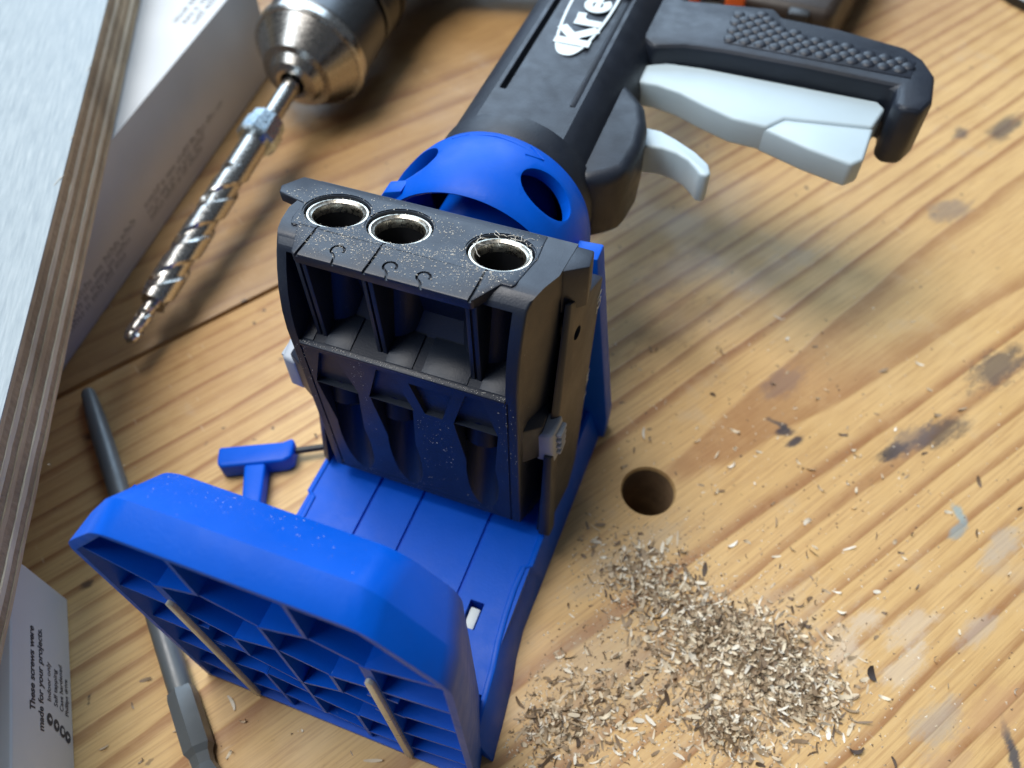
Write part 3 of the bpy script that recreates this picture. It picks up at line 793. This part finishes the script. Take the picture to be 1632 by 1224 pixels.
# curly fibres caught round the right-hand bore
fib = []
for k in range(22):
    a = random.uniform(.5, 3.4); c = Vector((HX[2], 17.75, 88.28))+Vector((math.cos(a)*5.9, math.sin(a)*.9678*5.9, -math.sin(a)*.2516*5.9))
    pts = [c+Vector((random.uniform(-.2, .2), random.uniform(-.2, .2), 0))]
    dr = Vector((random.uniform(-1, 1), random.uniform(-1, 1), random.uniform(-.05, .35)))*.5
    for q in range(5): pts.append(pts[-1]+dr); dr.rotate(Matrix.Rotation(random.uniform(-.7, .7), 3, 'Z')); dr.z -= .1
    fib.append(tube(pts, .055, 4))
tag(obj('wood_fibre', join(*fib), 'dust', guide), 'curled wood fibres round the right-hand bushing', None, None, 'stuff')

# ------------------------------------------------------------------ wood shavings on the bench
CL = [(88, -5, 10, 7, .30), (76, -4, 8, 6, .16), (97, -11, 8, 6, .16), (84, -24, 8, 5, .09), (62, 2, 8, 7, .08), (54, 5, 7, 6, .05), (72, -14, 9, 8, .06), (55, -30, 9, 8, .06), (46, -38, 6, 6, .04)]
def curl(bm, lay, x, y, z, sc, tint):
    n = random.choice((4, 5, 6)); L = random.uniform(2.0, 4.6)*sc; wd = random.uniform(.5, 1.3)*sc; tot = random.choice((random.uniform(.3, 1.2), random.uniform(1.2, 3.6)))
    rot = Matrix.Rotation(random.random()*6.28, 3, 'Z') @ Matrix.Rotation(random.gauss(0, .45), 3, 'X') @ Matrix.Rotation(random.gauss(0, .45), 3, 'Y')
    rad = L/tot; low = 9; rows_ = []
    for i in range(n+1):
        a = -tot/2+tot*i/n; t_ = 1-.55*abs(2*i/n-1)**2
        c = Vector((rad*math.sin(a), 0, -rad*(math.cos(a)-math.cos(tot/2))*random.choice((1,)) + rad*(1-math.cos(tot/2))*.0))
        rows_.append([rot @ (c+Vector((0, s*wd/2*t_, .12*abs(s)))) for s in (-1, 1)])
    zmin = min(p.z for r_ in rows_ for p in r_)
    vs = []
    for r_ in rows_:
        vs.append([bm.verts.new((p.x+x, p.y+y, max(.03, p.z-zmin+z))) for p in r_])
        for v in vs[-1]: v[lay] = tint
    for A, B in zip(vs, vs[1:]): bm.faces.new((A[0], A[1], B[1], B[0]))
def free(x, y):
    if -40 < x < 37.5 and -58 < y < 50: return False
    if (x-51.4)**2+(y-28.5)**2 < 75: return False
    return True
bm = bmesh.new(); lay = bm.verts.layers.float.new('tint')
def tint(): return random.choice((random.uniform(.06, .45), random.uniform(.2, .6), random.uniform(.3, .8), random.uniform(.5, 1.0), random.uniform(.7, 1)))
n_ = 0
while n_ < 4300:
    r = random.random(); acc = 0
    for (x0, y0, sx_, sy_, wt) in CL:
        acc += wt
        if r < acc: break
    x = random.gauss(x0, sx_*.72); y = random.gauss(y0, sy_*.72)
    if not free(x, y): continue
    dens = sum(wt/(sx_*sy_)*math.exp(-((x-a)/sx_)**2-((y-b)/sy_)**2) for a, b, sx_, sy_, wt in CL)*60
    curl(bm, lay, x, y, random.random()**1.5*min(2.2, dens*7), random.uniform(.3, .98), tint()); n_ += 1
for _ in range(300):                          # scattered further off
    while True:
        x = random.gauss(78, 42); y = random.gauss(15, 42)
        if random.random() < .15: x = random.uniform(-110, 20); y = random.uniform(-80, -40)
        if free(x, y) and not (x < -50): break
    curl(bm, lay, x, y, .02, random.uniform(.3, 1.0), tint())
sh = obj('wood_shavings', bm, 'chip', None, sharp=60)
tag(sh, 'loose heap of pale and dark wood shavings strewn over the bench right of the jig', 'shavings', None, 'stuff')
gr = bmesh.new(); lay = gr.verts.layers.float.new('tint')
for _ in range(7000):
    if random.random() < .75:
        q = random.choice(CL); x = random.gauss(q[0], q[2]*1.25); y = random.gauss(q[1], q[3]*1.25)
    else: x = random.gauss(80, 45); y = random.gauss(15, 45)
    if not free(x, y): continue
    s_ = random.uniform(.08, .36); a = random.random()*6.28; tt = tint()
    vs = []
    for k, (l_, h) in enumerate(((1, 0), (1, 0), (1, 0), (0, .7))):
        an = a+k*2.09; vs.append(gr.verts.new((x+math.cos(an)*s_*l_*(1.8 if k == 0 else 1), y+math.sin(an)*s_*l_*(1.8 if k == 0 else 1), .01+h*s_))); vs[-1][lay] = tt
    for f in ((0, 1, 3), (1, 2, 3), (2, 0, 3)): gr.faces.new([vs[i] for i in f])
tag(obj('sawdust', gr, 'chip', None, sharp=60), 'fine sawdust grains around the heap of shavings on the bench', 'sawdust', None, 'stuff')
for (x, y, L, wd, tn, ry) in ((111, -19, 5.0, 1.6, .05, .6), (113, -1, 5.5, 1.4, .03, .2), (127, 7.5, 3.8, 1.2, .8, 1.0), (112, 20, 3.0, 1.1, .95, .2), (93, 33, 4.6, 1.0, .95, .4)):
    b = bmesh.new(); ly = b.verts.layers.float.new('tint')
    curl(b, ly, x, y, .03, L/3.3, tn)
    tag(obj('wood_shaving', b, 'chip', None, origin=(x, y, 0), sharp=60), {111: 'dark curled shaving near the lower edge, right of the heap', 113: 'dark forked shaving just right of the heap', 127: 'small hooked shaving on tight grain, right of the pale stains', 112: 'short pale flake lying above the white smears', 93: 'long pale sliver between the dog hole and the blue smear'}[x], 'wood shaving', 'single shavings beside the heap')

# ------------------------------------------------------------------ plywood board on the tall white box
P0, P1 = Vector((-155.5, 108.8)), Vector((-77.0, -30.6))
ed = (P1-P0).normalized(); inw = Vector((-ed.y, ed.x))
if inw.x > 0: inw = -inw
BZ0, BZ1 = 40.8, 58.8
board = thing('plywood_board', 'white faced plywood board with bare layered edge, resting on the tall white box at left', 'plywood', (P1.x, P1.y, BZ0))
A = P0-ed*180; B = P1+ed*75; nply = 9
hs = [1.2, 2.4, 1.7, 2.7, 1.6, 2.6, 1.7, 2.6, 1.5]; z = BZ0; k_ = (BZ1-.3-BZ0)/sum(hs)
for i in range(nply):
    h = hs[i]*k_; ins = random.uniform(0, .22)+(.25 if i % 2 else 0)
    # ragged edge: several points along the cut
    pts = []; nseg = 120
    for s in range(nseg+1):
        q = A.lerp(B, s/nseg)+inw*(ins+random.uniform(0, .16)); pts.append((q.x, q.y))
    far_ = [B+inw*210, A+inw*210]
    obj('ply', prism(pts+[(q.x, q.y) for q in far_], z+.02, z+h-.02, 'z'), 'ply_end' if i % 2 else ('ply_pale' if i in (2, 6) else 'ply_long'), board)
    z += h
far_ = [B+inw*210, A+inw*210]
obj('white_face', prism([(q.x, q.y) for q in (A+inw*.12, B+inw*.12, *far_)], z, z+.32, 'z'), 'laminate', board, label='white brushed laminate face of the board')
spl = []
for (s, ll) in ((.52, 4), (.64, 6), (.60, 3)):
    q = A.lerp(B, s); spl.append(tube([(q.x, q.y, BZ1-.5), (q.x+.8, q.y-ll*.4, BZ1+.4), (q.x+.6, q.y-ll, BZ1-.2)], [.12, .09, .03], 5))
obj('splinter', join(*spl), 'ply_pale', board)

# ------------------------------------------------------------------ tall white box under the board
Q0, Q1 = Vector((-146.6, 171.2)), Vector((-126.2, 6.1)); bd_ = (Q1-Q0).normalized(); bn = Vector((-bd_.y, bd_.x))
if bn.x < 0: bn = -bn
Q2 = Q1+bd_*40; BH = 39.6
bx = thing('tall_white_box', 'large white cardboard box with small grey print, lying under the plywood board', 'box', (Q1.x, Q1.y, 0))
obj('carton', prism([(q.x, q.y) for q in (Q0, Q2, Q2-bn*150, Q0-bn*150)], .15, BH, 'z', .5, 3), 'card', bx)
def word_rows(origin, ex, ey, rows_, xh, seed):
    """lines of print too small and blurred to read: runs of thin strokes grouped into words"""
    rnd = random.Random(seed); out = []
    ex = Vector(ex).normalized(); ey = Vector(ey).normalized(); nz = ex.cross(ey)
    for r_, (off, length) in enumerate(rows_):
        x = 0
        while x < length:
            wl = rnd.randint(2, 8)
            for c in range(wl):
                h = xh*rnd.choice((1, 1, 1, 1.45)); wd = xh*.16
                o_ = Vector(origin)+ex*x+ey*off
                b = bmesh.new()
                cs = [o_, o_+ex*wd, o_+ex*wd+ey*h, o_+ey*h]
                b.faces.new([b.verts.new(q+nz*.06) for q in cs])
                if rnd.random() < .7:
                    cs = [o_+ey*h*.9, o_+ex*xh*.5+ey*h*.9, o_+ex*xh*.5+ey*h*.72, o_+ey*h*.72]
                    b.faces.new([b.verts.new(q+nz*.06) for q in cs])
                out.append(b); x += xh*.75
            x += xh*.7
    return join(*out)
def onface(s, z): q = Q1.lerp(Q0, s)+bn*.0; return Vector((q.x, q.y, z))
ed3 = Vector((-bd_.x, -bd_.y, 0))
for (s, zz, rows_, xh, sd) in ((.02, 11.5, ((0, 50), (-2.6, 46), (-5.2, 40)), 1.75, 1), (.38, 11.5, ((0, 55), (-2.6, 38), (-5.2, 30)), 1.75, 2)):
    pr_ = obj('small_print', word_rows(onface(s, zz), ed3, (0, 0, 1), rows_, xh, sd), 'ink', bx)
tp = Vector((Q0.x, Q0.y, BH+.05))-Vector((ed3.x, ed3.y, 0))*38 - Vector((bn.x, bn.y, 0))*3.5
obj('small_print', word_rows(tp, ed3, (-bn.x, -bn.y, 0), ((0, 60), (3.6, 60), (7.2, 40)), 2.0, 5), 'ink', bx)

# ------------------------------------------------------------------ small box of screws
K0, K1 = Vector((-78.1, -50.9)), Vector((-51.0, -82.6)); kd = (K1-K0).normalized(); kn_ = Vector((-kd.y, kd.x))
if kn_.x < 0: kn_ = -kn_
sb = thing('screw_box', 'small white cardboard screw box with black lettering, lower left corner of the bench', 'box', (K0.x, K0.y, 0))
K2 = K1+kd*40; SH = 27.5
obj('carton', prism([(q.x, q.y) for q in (K0, K2, K2-kn_*60, K0-kn_*60)], .1, SH, 'z', .6, 3), 'card', sb)
kd3 = Vector((-kd.x, -kd.y, 0)); nk = Vector((kn_.x, kn_.y, 0))
def onk(t, z): q = K0+kd*t; return Vector((q.x, q.y, z))+nk*.05
for s_, t0, zz, sz, bold, mt in (('These screws were', 33.5, 18.0, 3.5, .055, 'ink'), ('made for your projects.', 37.0, 14.3, 3.5, .045, 'ink'),
                        ('Indoor only', 29.6, 10.7, 2.75, .0, 'ink'), ('Self tapping', 30.0, 7.6, 2.75, .0, 'ink'), ('Case hardened', 30.4, 4.9, 2.6, .0, 'ink'), ('Phillips drive', 30.9, 2.4, 2.5, .0, 'ink')):
    tb_ = text(s_, sz*.70, bold*.95+.012, .015)
    for v in tb_.verts: v.co.y *= 1.28
    obj('lettering', place(tb_, onk(t0, zz), kd3, (0, 0, 1), nk), mt, sb)
for k, (zz, t0) in enumerate(((11.5, 33.6), (8.5, 34.2), (5.7, 34.9), (3.2, 35.6))):
    c = onk(t0, zz)
    ic = lathe([(0, 0), (.02, 1.35), (.04, 0)], c, nk, 28); io = obj('round_icon', ic, 'ink', sb)
    gl = [[(-.5, -.2), (0, .6), (.5, -.2), (.25, -.2), (.25, -.6), (-.25, -.6), (-.25, -.2)], [(-.7, 0), (0, .5), (.5, 0), (0, -.5)], [(-.6, -.5), (.6, -.5), (.6, .5), (-.6, .5)], [(-.5, .4), (.5, .4), (0, -.6)]][k]
    g_ = bmesh.new(); g_.faces.new([g_.verts.new((x, y, 0)) for x, y in gl])
    obj('icon_mark', place(g_, c+nk*.07, kd3, (0, 0, 1), nk), 'card', io)

# ------------------------------------------------------------------ grey driver bit lying on the bench
RA, RB = Vector((-112.6, 3.4, 2.1)), Vector((-12.0, -81.5, 3.1)); rd = (RB-RA).normalized()
rod = thing('driver_bit', 'long dark grey driver bit lying on the bench, passing under the blue clamp face', 'driver bit', (RA.x, RA.y, 0))
obj('shank', lathe([(0, 0), (0, 1.7), (1, 2.0), (12, 2.6), (22, 2.75), (99, 2.75), (100, 2.6), (100, 0)], RA, rd, 28), 'bit_grey', rod)
hx_ = lathe([(99, 0), (99, 3.1), (100.5, 3.4), (113.5, 3.4), (115, 2.6), (117.4, 2.4), (119, 3.0), (120, 3.4), (131, 3.4), (132, 0)], RA, rd, 6)
obj('hex_drive', hx_, 'bit_grey', rod, sharp=20)

# ------------------------------------------------------------------ blue T-shaped key
key = thing('hex_key_tool', 'small blue T-shaped hex key with a black pin, left of the jig', 'hex key', (-53, -2, 0))
td = Vector((.90, .436)); tn_ = Vector((.436, -.90))
def kp(a, b): q = Vector((-62.8, -1.8))+td*a+tn_*b; return (q.x, q.y)
obj('head', prism([kp(0, 0), kp(17.5, 0), kp(20.2, -1.0), kp(20.8, .4), kp(20.2, 5.0), kp(18, 6.2), kp(1, 6.4), kp(0, 5)], .3, 6.2, 'z', .9, 3), 'blue', key)
obj('stem', prism([kp(7.4, 6), kp(13.2, 6), kp(12.6, 26), kp(8.0, 26)], .3, 5.8, 'z', .8, 3), 'blue', key)
a_, b_ = kp(19.5, 1.8), kp(29.5, 1.2)
obj('pin', tube([(*a_, 3.4), (*b_, 3.4)], 1.05, 6), 'dark', key)

# ------------------------------------------------------------------ cordless drill with a stepped bit
tip = Vector((-103.6, 17.2, 12.5)); mouth = Vector((-111.5, 134.5, 23.0)); da = (mouth-tip).normalized(); Lb = (mouth-tip).length
drill = thing('cordless_drill', 'cordless drill with keyed steel chuck lying on its side behind the jig', 'drill', (-112, 150, 0))
bitp = bpy.data.objects.new('drill_bit', None); COL.objects.link(bitp); bitp.parent = drill
def flute(r0, t0, t1, pitch):
    bm = bmesh.new(); n = int((t1-t0)/.6); seg = 56; rings = []
    u = da.orthogonal().normalized(); v = da.cross(u)
    for i in range(n+1):
        t = t0+(t1-t0)*i/n; ph = t/pitch*2*math.pi; ring_ = []
        for k in range(seg):
            a = k*2*math.pi/seg; c = abs(math.cos(a-ph))   # two flutes
            land = max(0, min(1, (c-.56)/.07)); rr = r0*(.78+.22*land) if land < 1 else r0
            ring_.append(bm.verts.new(tip+da*t+(u*math.cos(a)+v*math.sin(a))*rr))
        rings.append(ring_)
    for A_, B_ in zip(rings, rings[1:]):
        for k in range(seg): bm.faces.new((A_[k], A_[(k+1) % seg], B_[(k+1) % seg], B_[k]))
    bm.faces.new(rings[0][::-1]); bm.faces.new(rings[-1])
    bmesh.ops.recalc_face_normals(bm, faces=bm.faces); return bm
obj('pilot_tip', lathe([(0, 0), (1.2, 1.7), (2.5, 2.1), (3, 2.1), (3, 0)], tip, da, 24), 'chrome', bitp)
obj('pilot_flute', flute(2.3, 2.6, 15, 14), 'chrome', bitp, sharp=25)
obj('main_flute', flute(4.7, 15, 72, 34), 'chrome', bitp, sharp=25)
obj('bit_shank', lathe([(71, 0), (71, 4.55), (98, 4.55), (98.5, 3.3), (Lb+14, 3.3), (Lb+14, 0)], tip, da, 28), 'chrome', bitp)
obj('stop_collar', lathe([(86, 3), (86, 6.4), (87, 7.1), (92.5, 7.1), (92.8, 6.2), (96.5, 6.2), (97, 5.6), (97, 3)], tip, da, 10, True), 'zinc', bitp, sharp=20, label='faceted zinc stop collar on the drill bit')
ck = bpy.data.objects.new('chuck', None); COL.objects.link(ck); ck.parent = drill
obj('chuck_nose', lathe([(6, 4.0), (-1, 4.6), (-1.5, 6), (-.5, 8.6), (2, 10), (2.6, 10.4), (3.2, 13), (13, 19.6), (14, 20.2), (14, 12)], mouth, da, 64, True), 'chuck_steel', ck, sharp=20)
obj('chuck_rim', lathe([(13.2, 14), (13.2, 20.6), (14.2, 21.3), (17.4, 21.3), (18.4, 20.6), (18.4, 14)], mouth, da, 64, True), 'chrome', ck)
# knurled sleeve: diamond relief in the mesh
def knurl(t0, t1, r):
    bm = bmesh.new(); seg = 150; n = 34; u = da.orthogonal().normalized(); v = da.cross(u); rings = []
    for i in range(n+1):
        t = t0+(t1-t0)*i/n
        rings.append([bm.verts.new(mouth+da*t+(u*math.cos(k*2*math.pi/seg)+v*math.sin(k*2*math.pi/seg))*(r+.28*((i+k) % 2) if 0 < i < n else r-.3)) for k in range(seg)])
    for A_, B_ in zip(rings, rings[1:]):
        for k in range(seg): bm.faces.new((A_[k], A_[(k+1) % seg], B_[(k+1) % seg], B_[k]))
    bmesh.ops.recalc_face_normals(bm, faces=bm.faces); return bm
obj('knurled_sleeve', knurl(18.4, 40, 20.4), 'darksteel', ck, sharp=60)
obj('chuck_groove', lathe([(39.5, 12), (39.5, 19.2), (42.5, 19.2), (42.5, 12)], mouth, da, 64, True), 'dark', ck)
obj('knurled_sleeve', knurl(42.5, 56, 20.6), 'darksteel', ck, sharp=60)
obj('chuck_back', lathe([(56, 10), (56, 21.4), (60, 21.6), (62, 20.2), (62, 10)], mouth, da, 64, True), 'dark', ck)
obj('gear_collar', lathe([(61, 10), (61, 18), (63, 19.2), (86, 21), (88, 10)], mouth, da, 64, True), 'brown_dark', drill)
obj('motor_body', lathe([(86, 0), (86, 22), (92, 26), (150, 28), (168, 24), (170, 0)], mouth, da, 48), 'dark', drill)
obj('screw_head', lathe([(0, 0), (0, 2.6), (1.2, 2.2), (1.4, 0)], mouth+da*72+Vector((17.5, 0, 10)), (1, 0, .6), 20), 'chrome', drill)
obj('pistol_grip', prism([(-105, 232), (-100, 262), (30, 300), (38, 262)], 8, 42, 'z', 8, 4), 'dark', drill)
bt = obj('battery', prism([(24, 224), (28, 330), (84, 345), (66, 222)], 2, 34, 'z', 4, 3), 'brown_dark', drill)
obj('battery_rib', box(50, 58, 219.5, 226, 4, 33, 1), 'dark', bt)
obj('battery_latch', prism([(27, 223), (34, 223), (34, 217), (27, 217)], 22, 37, 'z', 1.2), 'orange', bt)
obj('battery_latch', prism([(10, 226), (17, 226), (17, 220), (10, 220)], 22, 37, 'z', 1.2), 'orange', bt)

# ------------------------------------------------------------------ white lid at the far right corner
lid = thing('white_lid', 'white lid with a black rim, just showing in the top right corner of the bench', 'lid', (158, 338, 0))
obj('lid_disc', lathe([(.3, 0), (.3, 25), (2.6, 25.4), (3, 24), (3, 0)], (158, 338, 0), (0, 0, 1), 64), 'card', lid)
obj('lid_rim', lathe([(.1, 24.8), (.1, 26.6), (3.6, 26.6), (3.6, 25.4)], (158, 338, 0), (0, 0, 1), 64, True), 'dark', lid)

# ------------------------------------------------------------------ millimetres to metres
done = set()
for o in list(bpy.data.objects):
    if o.type == 'MESH':
        if o.data.name not in done:
            done.add(o.data.name); o.data.transform(Matrix.Scale(MM, 4))
    if o.type in ('MESH', 'EMPTY'): o.location = o.location*MM
